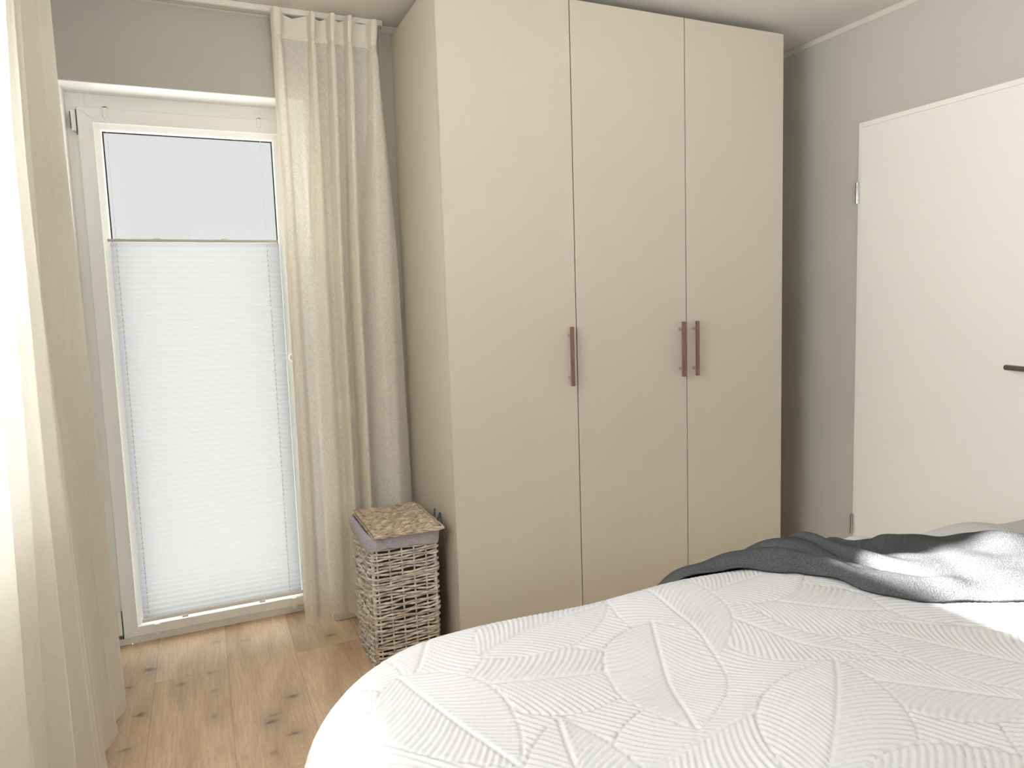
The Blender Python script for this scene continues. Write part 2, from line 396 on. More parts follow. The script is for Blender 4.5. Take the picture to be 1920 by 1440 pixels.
# sash: mitred profile, face ring + sloped glazing bead down to the glass
def ring_prism(rects, mat_, name, parent):
    """rects: list of (x0,x1,z0,z1,y) concentric rectangles joined by mitred quads"""
    V, F = [], []
    for (x0, x1, z0, z1, y) in rects: V += [(x0, y, z0), (x1, y, z0), (x1, y, z1), (x0, y, z1)]
    for i in range(len(rects)-1):
        for k in range(4):
            a, b = i*4+k, i*4+(k+1) % 4; F.append((a, b, b+4, a+4))
    return link(name, V, F, mat_, parent)
ring_prism([(SX0, SX1, SZ0, SZ1, SY+.07), (SX0, SX1, SZ0, SZ1, SY+.004), (SX0+.003, SX1-.003, SZ0+.003, SZ1-.003, SY),
            (SX0+.050, SX1-.050, SZ0+.050-.012, SZ1-.052, SY), (SX0+.053, SX1-.053, SZ0+.041, SZ1-.055, SY+.004)], m_pvc, 'sash', win)
ring_prism([(SX0+.053, SX1-.053, SZ0+.041, SZ1-.055, SY+.004), (GX0-.004, GX1+.004, GZ0-.004, GZ1+.004, SY+.020), (GX0-.001, GX1+.001, GZ0-.001, GZ1+.001, SY+.030), (GX0, GX1, GZ0, GZ1, SY+.040)], m_pvc, 'glazing_bead', win)
# corner mitre lines of the sash
mb = MB()
for cx, cz, sx, sz in ((SX0, SZ0, 1, 1), (SX1, SZ0, -1, 1), (SX0, SZ1, 1, -1), (SX1, SZ1, -1, -1)):
    mb.tube([(cx+sx*.004, SY-.0002, cz+sz*.004), (cx+sx*.05, SY-.0002, cz+sz*.04)], .0005, 4)
mb.build('mitre_joint', m_cove, win)
ring_prism([(GX0, GX1, GZ0, GZ1, SY+.040), (GX0+.004, GX1-.004, GZ0+.004, GZ1-.004, SY+.038), (GX0+.004, GX1-.004, GZ0+.004, GZ1-.004, SY+.046)], m_gasket, 'gasket', win)
mb = MB(); mb.box(GX0, GX1, SY+.043, SY+.047, GZ0, GZ1); mb.build('glass_pane', m_glass, win)
# outer pane's dark spacer bar, set a little behind the first pane, seen obliquely as the thin dark line
ring_prism([(GX0+.001, GX1-.001, GZ0+.001, GZ1-.001, SY+.048), (GX0+.001, GX1-.001, GZ0+.001, GZ1-.001, SY+.062)], m_gasket, 'spacer_bar', win)
# hinges left
for z0, z1 in ((1.945, 2.018), (.050, .145)):
    mb = MB(); mb.box(SX0-.018, SX0-.001, SY+.001, SY+.024, z0, z1, .003); h = mb.build('hinge', m_pvc, win)
    m2 = MB(); m2.box(SX0-.0015, SX0+.0005, SY-.0006, SY+.024, z0-.012, z1+.002); m2.build('hinge_gap', m_gasket, h)
    m3 = MB(); m3.box(SX0-.0195, SX0-.018, SY+.0004, SY+.02, z0+.008, z1-.006); m3.build('hinge_slot', m_gasket, h)
mb = MB()
for k in range(3): mb.box(SX0-.018+k*.007, SX0-.0145+k*.007, SY-.001, SY+.01, .037, .047)
mb.build('hinge_fixing', m_gasket, win)
# handle on the right stile
hx, hz = -.4365, 1.088
mb = MB()
mb.tube([(hx, SY, hz), (hx, SY-.004, hz), (hx, SY-.009, hz)], [.0165, .0165, .013], 24)
rose = mb.build('handle_rose', m_white, win); rose.scale = (1, 1, 1)
mb = MB(); mb.tube([(hx, SY-.006, hz), (hx, SY-.04, hz)], .0085, 16)
mb.tube([(hx, SY-.035, hz+.004), (hx, SY-.045, hz-.02), (hx+.002, SY-.050, hz-.06), (hx+.006, SY-.050, hz-.128)], [.008, .0085, .008, .0075], 14)
mb.build('lever', m_chrome, win)
adopt(win)

# ------------------------------------------------------------------ pleated blind on the balcony door
BX0, BX1, BZ0, BZ1, BY = -1.050, -.462, .098, 1.553, .123
bl = tag(empty('pleated_blind', ((BX0+BX1)/2, BY, BZ0)), 'white pleated blind covering the balcony door glass below its slim top rail', 'blind')
nz = 146*1
zs = np.linspace(BZ0+.010, BZ1-.004, nz)
yy = BY + np.where(np.arange(nz) % 2 == 0, -.0014, .0014)
# pleat folds are stretched near the top rail and tighter at the bottom
xs_ = np.array([BX0, BX1]); P = np.zeros((2, nz, 3)); P[..., 0] = xs_[:, None]; P[..., 1] = yy; P[..., 2] = zs
grid_mesh('pleated_fabric', P, m_blind, bl, smooth=False)
mb = MB(); mb.box(BX0-.007, BX1-.006, BY-.009, BY+.009, BZ1-.003, BZ1+.008, .002); mb.build('top_rail', mat('blind_rail_alu', (.50, .47, .40), .45), bl)
mb = MB(); mb.box(BX0-.003, BX1+.008, BY-.010, BY+.009, BZ0-.004, BZ0+.011, .003); mb.build('bottom_rail', m_pvc, bl)
for x in (-.895, -.662):
    mb = MB(); mb.box(x-.012, x+.012, BY-.012, BY-.002, BZ1+.006, BZ1+.0135, .002); mb.build('grip', m_pvc, bl)
for x in (-1.022, -.508):
    mb = MB(); mb.box(x-.009, x+.009, BY-.009, BY-.001, BZ1+.006, BZ1+.010, .0015); mb.build('cord_guide', m_pvc, bl)
for x in (-.904, -.618):
    mb = MB(); mb.tube([(x-.011, BY-.011, BZ0-.004), (x+.011, BY-.011, BZ0-.004)], .0055, 12); mb.tube([(x, BY-.006, BZ0+.002), (x, BY-.011, BZ0-.004)], .004, 10); mb.build('grip', m_reveal, bl)
for x, sgn in ((-1.031, 1), (-.507, -1)):
    mb = MB(); mb.box(x-.0075, x+.0075, SY-.006, SY-.0005, 1.998, 2.036, .0015); mb.box(x-.0075, x+.0075, SY-.006, SY+.02, 2.030, 2.036, .001)
    mb.build('bracket', m_white, bl)
    mb = MB(); mb.tube([(x+sgn*.001, SY-.006, 1.999), (x+sgn*.001, BY-.002, BZ1)], .0008, 6); mb.tube([(x+sgn*.001, BY, BZ1), (x+sgn*.001, BY, BZ0)], .0007, 6)
    mb.build('cord', m_white, bl)
for x in (-1.005, -.4915):
    mb = MB(); mb.box(x-.009, x+.009, SY-.006, SY-.0005, .032, .074, .0015); mb.box(x-.009, x+.009, SY-.006, SY+.02, .030, .036, .001)
    mb.build('bracket', m_pvc, bl)
adopt(bl)

# ------------------------------------------------------------------ side window (left wall, beyond the picture) with its own pleated blind
def simple_window(root, axis, pos, a0, a1, z0, z1, inset):
    """axis 'y' = window in a wall of constant X"""
    def bx(mb, p0, p1, q0, q1, r0, r1, bev=.003):
        if axis == 'y': mb.box(p0, p1, q0, q1, r0, r1, bev)
        else: mb.box(q0, q1, p0, p1, r0, r1, bev)
    s = -1
    p0, p1 = sorted((pos+s*inset, pos+s*(inset+.07)))
    mb = MB()
    bx(mb, p0, p1, a0, a0+.07, z0, z1); bx(mb, p0, p1, a1-.07, a1, z0, z1); bx(mb, p0, p1, a0+.07, a1-.07, z1-.07, z1); bx(mb, p0, p1, a0+.07, a1-.07, z0, z0+.07)
    mb.build('window_frame', m_pvc, root)
    mb = MB(); bx(mb, (p0+p1)/2-.003, (p0+p1)/2+.003, a0+.07, a1-.07, z0+.07, z1-.07, 0); mb.build('glass_pane', m_glass, root)
w2 = struct(empty('window_2', (XL-.18, -1.9, .9)))
simple_window(w2, 'y', XL, W2[0], W2[1], W2[2], W2[3], .15)
mb = MB(); mb.box(XL-.15, XL+.02, W2[0], W2[1], W2[2]-.02, W2[2], .004); mb.build('window_sill', m_reveal, w2)
adopt(w2)
b2 = tag(empty('pleated_blind', (XL-.135, -1.9, .97)), 'white pleated blind on the side window behind the near curtain', 'blind')
n2_ = 60; P = np.zeros((2, n2_, 3)); P[0, :, 1] = W2[0]+.075; P[1, :, 1] = W2[1]-.075
P[..., 0] = XL-.135+np.where(np.arange(n2_) % 2 == 0, -.008, .008); P[..., 2] = np.linspace(.955, 1.60, n2_)
grid_mesh('pleated_fabric', P, m_blind, b2, smooth=False)
mb = MB(); mb.box(XL-.145, XL-.125, W2[0]+.07, W2[1]-.07, 1.590, 1.602, .002); mb.build('top_rail', m_rail, b2)
adopt(b2)
w3 = struct(empty('added_rear_window', (.1, YF-.18, .9)))  # unseen window, made up to let in the fill from behind the camera
simple_window(w3, 'x', YF, W3[0], W3[1], W3[2], W3[3], .15); adopt(w3)

# ------------------------------------------------------------------ room door in the right wall
door = struct(empty('door_1', (XR, (DY0+DY1)/2, 0)), 'white flush room door with dark lever handle')
mb = MB(); fw_ = .020
mb.box(XR-.008, XR+.06, DY1-fw_, DY1, 0, DZ, .0015); mb.box(XR-.008, XR+.06, DY0, DY0+fw_, 0, DZ, .0015); mb.box(XR-.008, XR+.06, DY0+fw_, DY1-fw_, DZ-fw_, DZ, .0015)
mb.build('door_frame', m_doorw, door)
leaf = MB(); leaf.box(XR-.0095, XR+.035, DY0+fw_+.0015, DY1-.0145, .006, DZ-fw_-.0018+.001, .0015)
lf = leaf.build('door_leaf', m_doorw, door)
for z in (1.700, .287):
    mb = MB(); y = DY1-.004
    mb.tube([(XR-.016, y, z-.045), (XR-.016, y, z+.003)], .0088, 16); mb.tube([(XR-.016, y, z+.004), (XR-.016, y, z+.042)], .0082, 16)
    mb.build('hinge', m_chrome, door)
hy, hz2 = -1.575, 1.018
mb = MB(); mb.tube([(XR-.010, hy, hz2), (XR-.018, hy, hz2)], .026, 28); mb.build('handle_rose', m_darksteel, door)
mb = MB(); mb.tube([(XR-.012, hy, hz2), (XR-.040, hy, hz2), (XR-.055, hy+.006, hz2), (XR-.060, hy+.020, hz2), (XR-.060, -1.434, hz2+.003), (XR-.060, -1.431, hz2+.003)], [.010, .010, .010, .0098, .0098, .008], 18)
mb.build('lever', m_darksteel, door)
mb = MB(); mb.tube([(XR-.010, hy, hz2-.075), (XR-.016, hy, hz2-.075)], .025, 28); mb.build('keyhole_rose', m_darksteel, door)
adopt(door)

# ------------------------------------------------------------------ wardrobe
YW = -.590; DT = .0185; WH = 2.360
wr = tag(empty('wardrobe', (.75, -.3, 0)), 'tall beige three-door wardrobe beside the balcony door', 'wardrobe')
def panel(nm, *a, m=m_ward, bev=.0008):
    mb = MB(); mb.box(*a, bev, 1); return mb.build(nm, m, wr)
cy0 = YW+DT+.0035
panel('side_panel', 0, .018, cy0, -.004, 0, WH); panel('side_panel', 1.482, 1.5, cy0, -.004, 0, WH)
panel('partition', .494, .506, cy0+.004, -.01, .06, WH-.02, m=m_dark); panel('partition', .994, 1.006, cy0+.004, -.01, .06, WH-.02, m=m_dark)  # partitions coloured near black to give the door seams their shade
panel('top_panel', .018, 1.482, cy0, -.004, WH-.018, WH); panel('bottom_panel', .018, 1.482, cy0, -.004, .05, .068)
panel('back_panel', .018, 1.482, -.012, -.004, .05, WH-.018); panel('plinth', .018, 1.482, cy0+.02, cy0+.036, 0, .05)
for i in range(3):
    x0, x1 = .5*i, .5*(i+1)
    g0 = .0003 if i == 0 else .0020; g1 = .0003 if i == 2 else .0020
    mb = MB(); mb.box(x0+g0, x1-g1, YW, YW+DT, .052, WH-.0012, .0011, 2)
    d = mb.build('door', m_ward, wr)
    hx_ = (.4666, .9666, 1.0334)[i]; y1 = YW-.0235
    mb = MB(); mb.box(hx_-.0062, hx_+.0062, y1-.010, y1+.003, .9725, 1.1925, .0012); tag(mb.build('handle_bar', m_walnut, d), 'dark walnut bar')
    for z in (1.003, 1.162):
        mb = MB(); mb.tube([(hx_, YW, z), (hx_, y1+.002, z)], .0062, 18); mb.build('handle_post', m_steel, d)
    hinge_side = None
adopt(wr)

# ------------------------------------------------------------------ light switch seen faintly through the sheer curtain
sw = tag(empty('wall_socket', (-.26, -.002, .895)), 'small white wall socket behind the right curtain', 'socket')
mb = MB(); mb.box(-.30, -.22, -.009, -.0005, .855, .935, .003); mb.build('cover_plate', m_reveal, sw)
mb = MB(); mb.tube([(-.26, -.0095, .895), (-.26, -.0085, .895)], .021, 24); mb.build('socket_insert', m_pvc, sw)
adopt(sw)

# ------------------------------------------------------------------ curtain rails
rb = tag(empty('curtain_rail', (-.6, -.045, ZC)), 'white ceiling rail above the balcony door', 'curtain rail')
mb = MB(); mb.box(XL+.01, -.046, -.055, -.018, ZC-.021, ZC-.0005, .0015); mb.build('rail_profile', m_rail, rb)
mb = MB(); mb.box(XL+.01, -.046, -.046, -.030, ZC-.0222, ZC-.0205); mb.build('track_slot', m_cove, rb)
mb = MB(); mb.box(-.047, -.0445, -.057, -.016, ZC-.026, ZC-.0005, .001); mb.build('end_cap', m_rail, rb)
adopt(rb)
rl_ = tag(empty('curtain_rail', (-1.13, -2, ZC)), 'white ceiling rail above the side window', 'curtain rail')
mb = MB(); mb.box(-1.145, -1.105, YF+.4, -.15, ZC-.021, ZC-.0005, .0015); mb.build('rail_profile', m_rail, rl_)
adopt(rl_)

# ------------------------------------------------------------------ right curtain (sheer linen, pinch pleats)
def sm(a, b, x): t = np.clip((x-a)/(b-a), 0, 1); return t*t*(3-2*t)
cr_ = tag(empty('curtain', (-.26, -.06, .03)), 'sheer cream linen curtain with pinch pleats hanging between balcony door and wardrobe', 'curtain', 'cream linen curtains')
nx, nzc = 420, 260
U = np.linspace(0, 1, nx)[:, None]; Zt = 2.378; Zb = .040
Zr = np.linspace(0, 1, nzc)[None, :]; Zr = Zr
Zz = Zt + (Zb-Zt)*Zr + 0*U
def lerpz(z, pts):
    pts = sorted(pts); return np.interp(z, [p[0] for p in pts], [p[1] for p in pts])
xl = lerpz(Zz, [(2.378, -.462), (2.33, -.458), (2.28, -.440), (2.2, -.444), (2.0, -.452), (1.5, -.451), (1.0, -.454), (.5, -.465), (.15, -.474), (.03, -.470)])
xr = lerpz(Zz, [(2.378, -.070), (2.3, -.068), (2.2, -.066), (1.9, -.052), (1.5, -.036), (1.0, -.027), (.5, -.020), (.03, -.018)])
Xc = xl + (xr-xl)*U
# pleat centres (x at the header, x lower down), width at header / lower, depth
pl = [(-.440, -.438, .020, .022, .045, .055), (-.315, -.335, .0125, .030, .052, .030), (-.245, -.264, .0135, .0130, .056, .075),
      (-.182, -.204, .0135, .0150, .056, .085), (-.088, -.090, .019, .070, .050, .060)]
k = sm(2.27, 1.3, Zz) if False else np.clip((2.29-Zz)/1.0, 0, 1); k = k*k*(3-2*k)
Yc = -.046-.013*sm(2.30, 2.37, Zz)
pinch = np.exp(-((Zz-2.285)/.030)**2)
depth = np.zeros_like(Xc)
for (x0, x1, w0, w1, d0, d1) in pl:
    xc = x0+(x1-x0)*k; w = (w0+(w1-w0)*k)*(1-.25*pinch); dd = d0+(d1-d0)*k
    depth = np.maximum(depth, dd*(1-.22*pinch)*np.exp(-np.abs((Xc-xc)/w)**(5.0-1.8*k)))
# loose narrow folds below the header
loose = np.clip((2.2-Zz)/.5, 0, 1)*(.0035*np.sin(Xc*62+Zz*.9)+.0012*np.sin(Xc*150-Zz*1.4+1))
hemwave = np.clip((.6-Zz)/.6, 0, 1)
Yc = Yc - depth - loose*(1+.5*hemwave) - .004*np.sin(Zz*5+Xc*20)
Yc = np.minimum(Yc, -.022)
# header top sags between the hooks
Ztop_sag = np.interp(Xc, [-.47, -.44, -.385, -.32, -.285, -.245, -.215, -.182, -.13, -.088, -.06], [0, 0, .020, 0, .017, 0, .013, 0, .010, 0, .002])
Zf = Zz - Ztop_sag*np.clip(1-Zr*25, 0, 1)
Zf = Zf + .014*np.sin(Xc*16+.6)*np.clip((.3-Zz)/.3, 0, 1) - .020*np.clip((Xc+.36)/.1, 0, 1)*np.clip((.3-Zz)/.3, 0, 1)
P = np.stack([Xc, Yc, Zf], -1)
grid_mesh('curtain_panel', P, m_linen, cr_)
# the folded-in back layers of each pinch pleat
for (x0, x1, w0, w1, d0, d1) in pl:
    nu_ = 24; uu = np.linspace(-1, 1, nu_)[:, None]; zz_ = Zz[:1, 2:-3]; kk_ = np.clip((2.29-zz_)/1.0, 0, 1); kk_ = kk_*kk_*(3-2*kk_)
    xx_ = x0+(x1-x0)*kk_+uu*(w0+(min(w1, .03)-w0)*kk_)*.95
    dd_ = (d0+(d1-d0)*kk_)*.45*(1-uu**4)
    S = np.stack([xx_, -.048-dd_, zz_+0*uu], -1)
    S = S[:, ::2]
    grid_mesh('pleat_layer', S, m_header, cr_)
nh = int(np.searchsorted(-Zz[0], -2.288))
H = P[:, :nh+1].copy(); H[..., 1] -= .0022; grid_mesh('heading_band', H, m_header, cr_)
ng = int(np.searchsorted(-Zz[0], -.13)); G = P[:, ng:].copy(); G[..., 1] += .0022; grid_mesh('hem', G, fabric('cream_linen_hem', (.84, .77, .645), .3, .1, 520, .1, .3), cr_)
for x in (-.44, -.315, -.245, -.182, -.088):
    mb = MB(); mb.box(x-.002, x+.002, -.062, -.056, ZC-.030, ZC-.021); mb.build('hook', m_rail, cr_)
# turned-back side edge reaching to the rail's end
mb = MB(); tb = [(-.058, -.060, 2.374), (-.052, -.030, 2.372)]
V = [(-.068, -.088, 2.374), (-.050, -.030, 2.370), (-.066, -.085, 2.285), (-.056, -.040, 2.300), (-.060, -.07, 2.20), (-.058, -.055, 2.20)]
link('return_edge', V, [(0, 1, 3, 2), (2, 3, 5, 4)], m_header, cr_); mb.bm.free()
adopt(cr_)

# ------------------------------------------------------------------ left curtain (in front of the side window)
cl = tag(empty('curtain', (-1.12, -1.1, .02)), 'cream linen curtain in deep folds at the side window, nearest the camera', 'curtain', 'cream linen curtains')
def smooth_path(ctrl, n):
    c = np.array(ctrl); t = np.r_[0, np.cumsum(np.hypot(*np.diff(c, axis=0).T))]; t /= t[-1]
    # catmull-rom resample
    out = []
    for s in np.linspace(0, 1, n):
        i = min(max(np.searchsorted(t, s)-1, 0), len(c)-2); u = (s-t[i])/(t[i+1]-t[i])
        p0, p1, p2, p3 = c[max(i-1, 0)], c[i], c[i+1], c[min(i+2, len(c)-1)]
        out.append(.5*((2*p1)+(-p0+p2)*u+(2*p0-5*p1+4*p2-p3)*u*u+(-p0+3*p1-3*p2+p3)*u**3))
    return np.array(out)
# (y, x) control points of the hem line and of the top line, far end first
crests = [.397, .553, .725, .838, .945, 1.15, 1.50, 1.86]
hem = [(-.392, -1.145), (-.394, -1.11)]
for i, c in enumerate(crests):
    xc = -1.074 if i == 0 else -1.088+.004*math.sin(i*2.1)
    hem += [(-c+.004, xc-.006), (-c, xc), (-c-.008, xc-.004)]
    if i+1 < len(crests):
        g = crests[i+1]-c; dv = min(.088, .050+.38*g)
        hem += [(-c-.30*g, xc-.014), (-c-.62*g, xc-.038), (-c-.86*g, xc-dv), (-c-.97*g, xc-dv*.9), (-c-g+.006, xc-.40*dv)]
top = [(y if y > -1.0 else -1.0+(y+1.0)*.5, -1.135+(x+1.115)*.8) for (y, x) in hem]
nu, nv = 900, 110
A = smooth_path(hem, nu); B = smooth_path(top, nu)
V_ = np.linspace(0, 1, nv)[None, :, None]
z = .02+(2.372-.02)*V_[..., 0]
s = V_[..., 0]**.8
YX = A[:, None]*(1-s[..., None])+B[:, None]*s[..., None]
arc = np.linspace(0, 1, nu)[:, None]
wob = .0025*np.sin(z*2.3+arc*17)+.0012*np.sin(z*5.3+arc*41)
P = np.stack([YX[..., 1]+wob*.6-.012*np.sin(z*1.3)*0, YX[..., 0]+wob, z+0*arc], -1)
grid_mesh('curtain_panel', P, m_linen2, cl)
nh = int(.045*nv); grid_mesh('heading_band', P[:, -nh-1:]+np.array([.002, 0, 0]), m_header, cl)
adopt(cl)

# ------------------------------------------------------------------ wicker laundry hamper
hm = tag(empty('laundry_hamper', (-.168, -.405, 0)), 'tall grey-washed wicker laundry hamper with taupe cloth liner between curtain and wardrobe', 'laundry hamper')
HX0, HX1, HY0, HY1, HZ = -.296, -.054, -.532, -.226, .494
def rrect(t, x0, x1, y0, y1, r=.022):
    """point and outward normal on a rounded rectangle at arclength fraction t"""
    w, h = x1-x0-2*r, y1-y0-2*r; q = math.pi*r/2; Ls = [w, q, h, q, w, q, h, q]; tot = sum(Ls); s = (t % 1)*tot
    cs = [(x0+r, y0, 0), None, None, None]
    i = 0
    while s > Ls[i]: s -= Ls[i]; i += 1
    if i == 0: return (x0+r+s, y0), (0, -1)
    if i == 1: a = -math.pi/2+s/r; return (x1-r+r*math.cos(a), y0+r+r*math.sin(a)), (math.cos(a), math.sin(a))
    if i == 2: return (x1, y0+r+s), (1, 0)
    if i == 3: a = s/r; return (x1-r+r*math.cos(a), y1-r+r*math.sin(a)), (math.cos(a), math.sin(a))
    if i == 4: return (x1-r-s, y1), (0, 1)
    if i == 5: a = math.pi/2+s/r; return (x0+r+r*math.cos(a), y1-r+r*math.sin(a)), (math.cos(a), math.sin(a))
    if i == 6: return (x0, y1-r-s), (-1, 0)
    a = math.pi+s/r; return (x0+r+r*math.cos(a), y0+r+r*math.sin(a)), (math.cos(a), math.sin(a))
def taper(z): return .006*(1-z/HZ)
NS = 24; SUB = 6
V, F = [], []
def add_tube_closed(pts, rads, n=6):
    base = len(V); m_ = len(pts)
    for i, p in enumerate(pts):
        p = np.array(p); t = np.array(pts[(i+1) % m_])-np.array(pts[i-1]); t /= np.linalg.norm(t)+1e-9
        a = np.cross(t, (0, 0, 1.)); a /= np.linalg.norm(a)+1e-9; b = np.cross(a, t)
        for kk in range(n):
            an = 2*math.pi*kk/n; V.append(p+(a*math.cos(an)+b*math.sin(an)*.85)*rads[i])
    for i in range(m_):
        for kk in range(n):
            F.append((base+i*n+kk, base+i*n+(kk+1) % n, base+((i+1) % m_)*n+(kk+1) % n, base+((i+1) % m_)*n+kk))
def add_tube_open(pts, rads, n=6):
    base = len(V)
    for i, p in enumerate(pts):
        p = np.array(p); t = np.array(pts[min(i+1, len(pts)-1)])-np.array(pts[max(i-1, 0)]); t = t/(np.linalg.norm(t)+1e-9)
        ref = (0, 0, 1.) if abs(t[2]) < .8 else (1., 0, 0)
        a = np.cross(t, ref); a /= np.linalg.norm(a)+1e-9; b = np.cross(a, t)
        for kk in range(n):
            an = 2*math.pi*kk/n; V.append(p+(a*math.cos(an)+b*math.sin(an))*rads[i])
    for i in range(len(pts)-1):
        for kk in range(n):
            F.append((base+i*n+kk, base+i*n+(kk+1) % n, base+(i+1)*n+(kk+1) % n, base+(i+1)*n+kk))
    F.append(tuple(base+kk for kk in range(n))[::-1]); F.append(tuple(base+(len(pts)-1)*n+kk for kk in range(n)))
zc = .006; row = 0
while zc < HZ-.030:
    band = (.195 < zc < .208) or (.34 < zc < .352)
    rad = random.uniform(.0043, .0054)
    ph = random.uniform(0, 6.28); ph2 = random.uniform(0, 6.28); amp = random.uniform(.001, .0035)*(1.6 if .2 < zc < .36 else 1)
    pts, rr = [], []
    M_ = NS*SUB
    for i in range(M_):
        t = i/M_; tp = taper(zc)
        (x, y), (nx_, ny_) = rrect(t, HX0+tp, HX1-tp, HY0+tp, HY1-tp)
        o = (.0058 if not band else .0075)*math.cos(math.pi*i/SUB+math.pi*row)
        if band: o = abs(o)*.4+.005
        slant = .0032*math.sin(math.pi*i/SUB+math.pi*row+1.57)  # strands rise and fall as they pass the stakes
        zz = zc+amp*math.sin(3*2*math.pi*t+ph)+.0012*math.sin(11*2*math.pi*t+ph2)+slant*.45
        pts.append((x+nx_*o, y+ny_*o, zz)); rr.append(rad*random.uniform(.85, 1.12))
    add_tube_closed(pts, rr)
    zc += rad*2.05+.0016*random.random(); row += 1
body = link('woven_body', V, F, m_wick, hm, smooth=True)
V, F = [], []
for i in range(NS):
    t = (i+.0)/NS; pts = []
    for zz in np.linspace(0, HZ-.045, 14):
        tp = taper(zz); (x, y), _n = rrect(t, HX0+tp, HX1-tp, HY0+tp, HY1-tp); pts.append((x, y, zz))
    add_tube_open(pts, [.0034]*14)
for (x, y) in ((HX0+.010, HY0+.010), (HX1-.010, HY0+.010), (HX0+.010, HY1-.010), (HX1-.010, HY1-.010)):
    add_tube_open([(x, y, 0), (x, y, HZ-.03)], [.007, .007], 8)
link('stakes', V, F, m_wick, hm, smooth=True)
mb = MB(); mb.box(HX0+.016, HX1-.016, HY0+.016, HY1-.016, .012, HZ-.02, .004); mb.build('lining_shade', mat('lining_shadow', (.055, .045, .038), .95), hm)  # near-black block: shade behind the weave put into the lining's colour
# liner band folded over the rim
bt, bb = HZ+.004, HZ-.049
Q = 96; rows_ = [(-.012, bt-.012), (-.002, bt), (.006, bt+.001), (.0125, bt-.006), (.0145, bt-.02), (.0135, bb+.022), (.0115, bb+.004), (.0095, bb)]
P = np.zeros((Q+1, len(rows_), 3))
for i in range(Q+1):
    t = i/Q; wv = math.sin(2*math.pi*t*7)*.0012+math.sin(2*math.pi*t*13+1)*.0008
    for j, (o, zz) in enumerate(rows_):
        (x, y), (nx_, ny_) = rrect(t, HX0, HX1, HY0, HY1)
        sag = (.004*math.sin(2*math.pi*t*3+.5)+.0022*math.sin(2*math.pi*t*9)) * (j/len(rows_))
        P[i, j] = (x+nx_*(o+wv), y+ny_*(o+wv), zz+sag)
grid_mesh('cloth_liner', P, m_liner, hm)
# tie ribbon at the right rear
mb = MB()
for pts in ([(-.038, -.45, .484), (-.030, -.428, .515), (-.026, -.420, .530)], [(-.036, -.465, .486), (-.024, -.462, .514), (-.016, -.450, .521), (-.018, -.48, .486)], [(-.036, -.47, .486), (-.022, -.495, .47), (-.020, -.505, .44)]):
    mb.tube(pts, .0035, 6)
mb.build('tie', m_tie, hm)
# lid: woven plate, its far edge resting on the rim, slightly skewed
V, F = [], []
LX0, LX1, LY0, LY1 = -.288, -.051, -.588, -.238
zl = HZ+.014; ncol = 7
for j in range(27):
    y = LY0+.012+(LY1-LY0-.02)*j/26
    for sgn in (0, 1):
        pts, rr = [], []
        yj = y+sgn*.0062
        for i in range(46):
            t = i/45; x = LX0+.008+(LX1-LX0-.014)*t
            zo = .0062*math.cos(math.pi*t*ncol+math.pi*(j+sgn))
            slant = .0035*math.sin(math.pi*t*ncol*2+j)
            pts.append((x, yj+slant+random.uniform(-.0006, .0006), zl+zo)); rr.append(random.uniform(.0040, .0052))
        add_tube_open(pts, rr, 6)
for i in range(ncol+1):
    x = LX0+.008+(LX1-LX0-.014)*(i-.5+.5)/ncol
    add_tube_open([(x, LY0+.004, zl-.0005), (x, LY1-.004, zl-.0005)], [.0036]*2)
mbs = []
# wrapped left roll
for j in range(40):
    y = LY0+.010+(LY1-LY0-.012)*j/39
    pts = [(LX0+.004+.0085*math.cos(a), y+.003*a/3, zl+.0005+.0080*math.sin(a)) for a in np.linspace(-2.6, 2.4, 9)]
    add_tube_open(pts, [.0042]*9)
# twin rods along front, right and back
for (p, q) in (((LX0-.002, LY0), (LX1+.006, LY0-.004)), ((LX1+.004, LY0), (LX1+.002, LY1)), ((LX0, LY1), (LX1, LY1+.002))):
    for s_ in (0, 1):
        pts = []
        for i in range(30):
            t = i/29; a = 5.0*t*math.pi+s_*math.pi
            pts.append((p[0]+(q[0]-p[0])*t, p[1]+(q[1]-p[1])*t+.0028*math.cos(a), zl+.0005+.0042*math.sin(a)))
        add_tube_open(pts, [.0042]*30)
lid = link('lid', V, F, m_wick_lid, hm, smooth=True)
mb = MB(); mb.box(LX0+.006, LX1-.004, LY0+.006, LY1-.004, zl-.003, zl, 0); mb.build('lid_core_shade', mat('lid_shadow', (.10, .07, .05), .95), lid)  # dark sheet standing in for the shade between the lid's strands
adopt(hm)

# ------------------------------------------------------------------ bed
bed = tag(empty('bed', (.5, -2.65, 0)), 'double bed under the white leaf-quilted bedspread', 'bed')
mb = MB(); mb.box(-.60, 1.70, -3.48, -1.80, .10, .32, .03, 3); mb.build('bed_base', m_bedbase, bed)
mb = MB(); mb.box(-.60, 1.70, -3.48, -1.80, .325, .60, .05, 4); mb.build('mattress', m_matt, bed)
for x in (-.52, 1.62):
    for y in (-3.40, -1.88):
        mb = MB(); mb.tube([(x, y, 0), (x, y, .10)], [.022, .028], 16); mb.build('leg', m_walnut, bed)
adopt(bed)

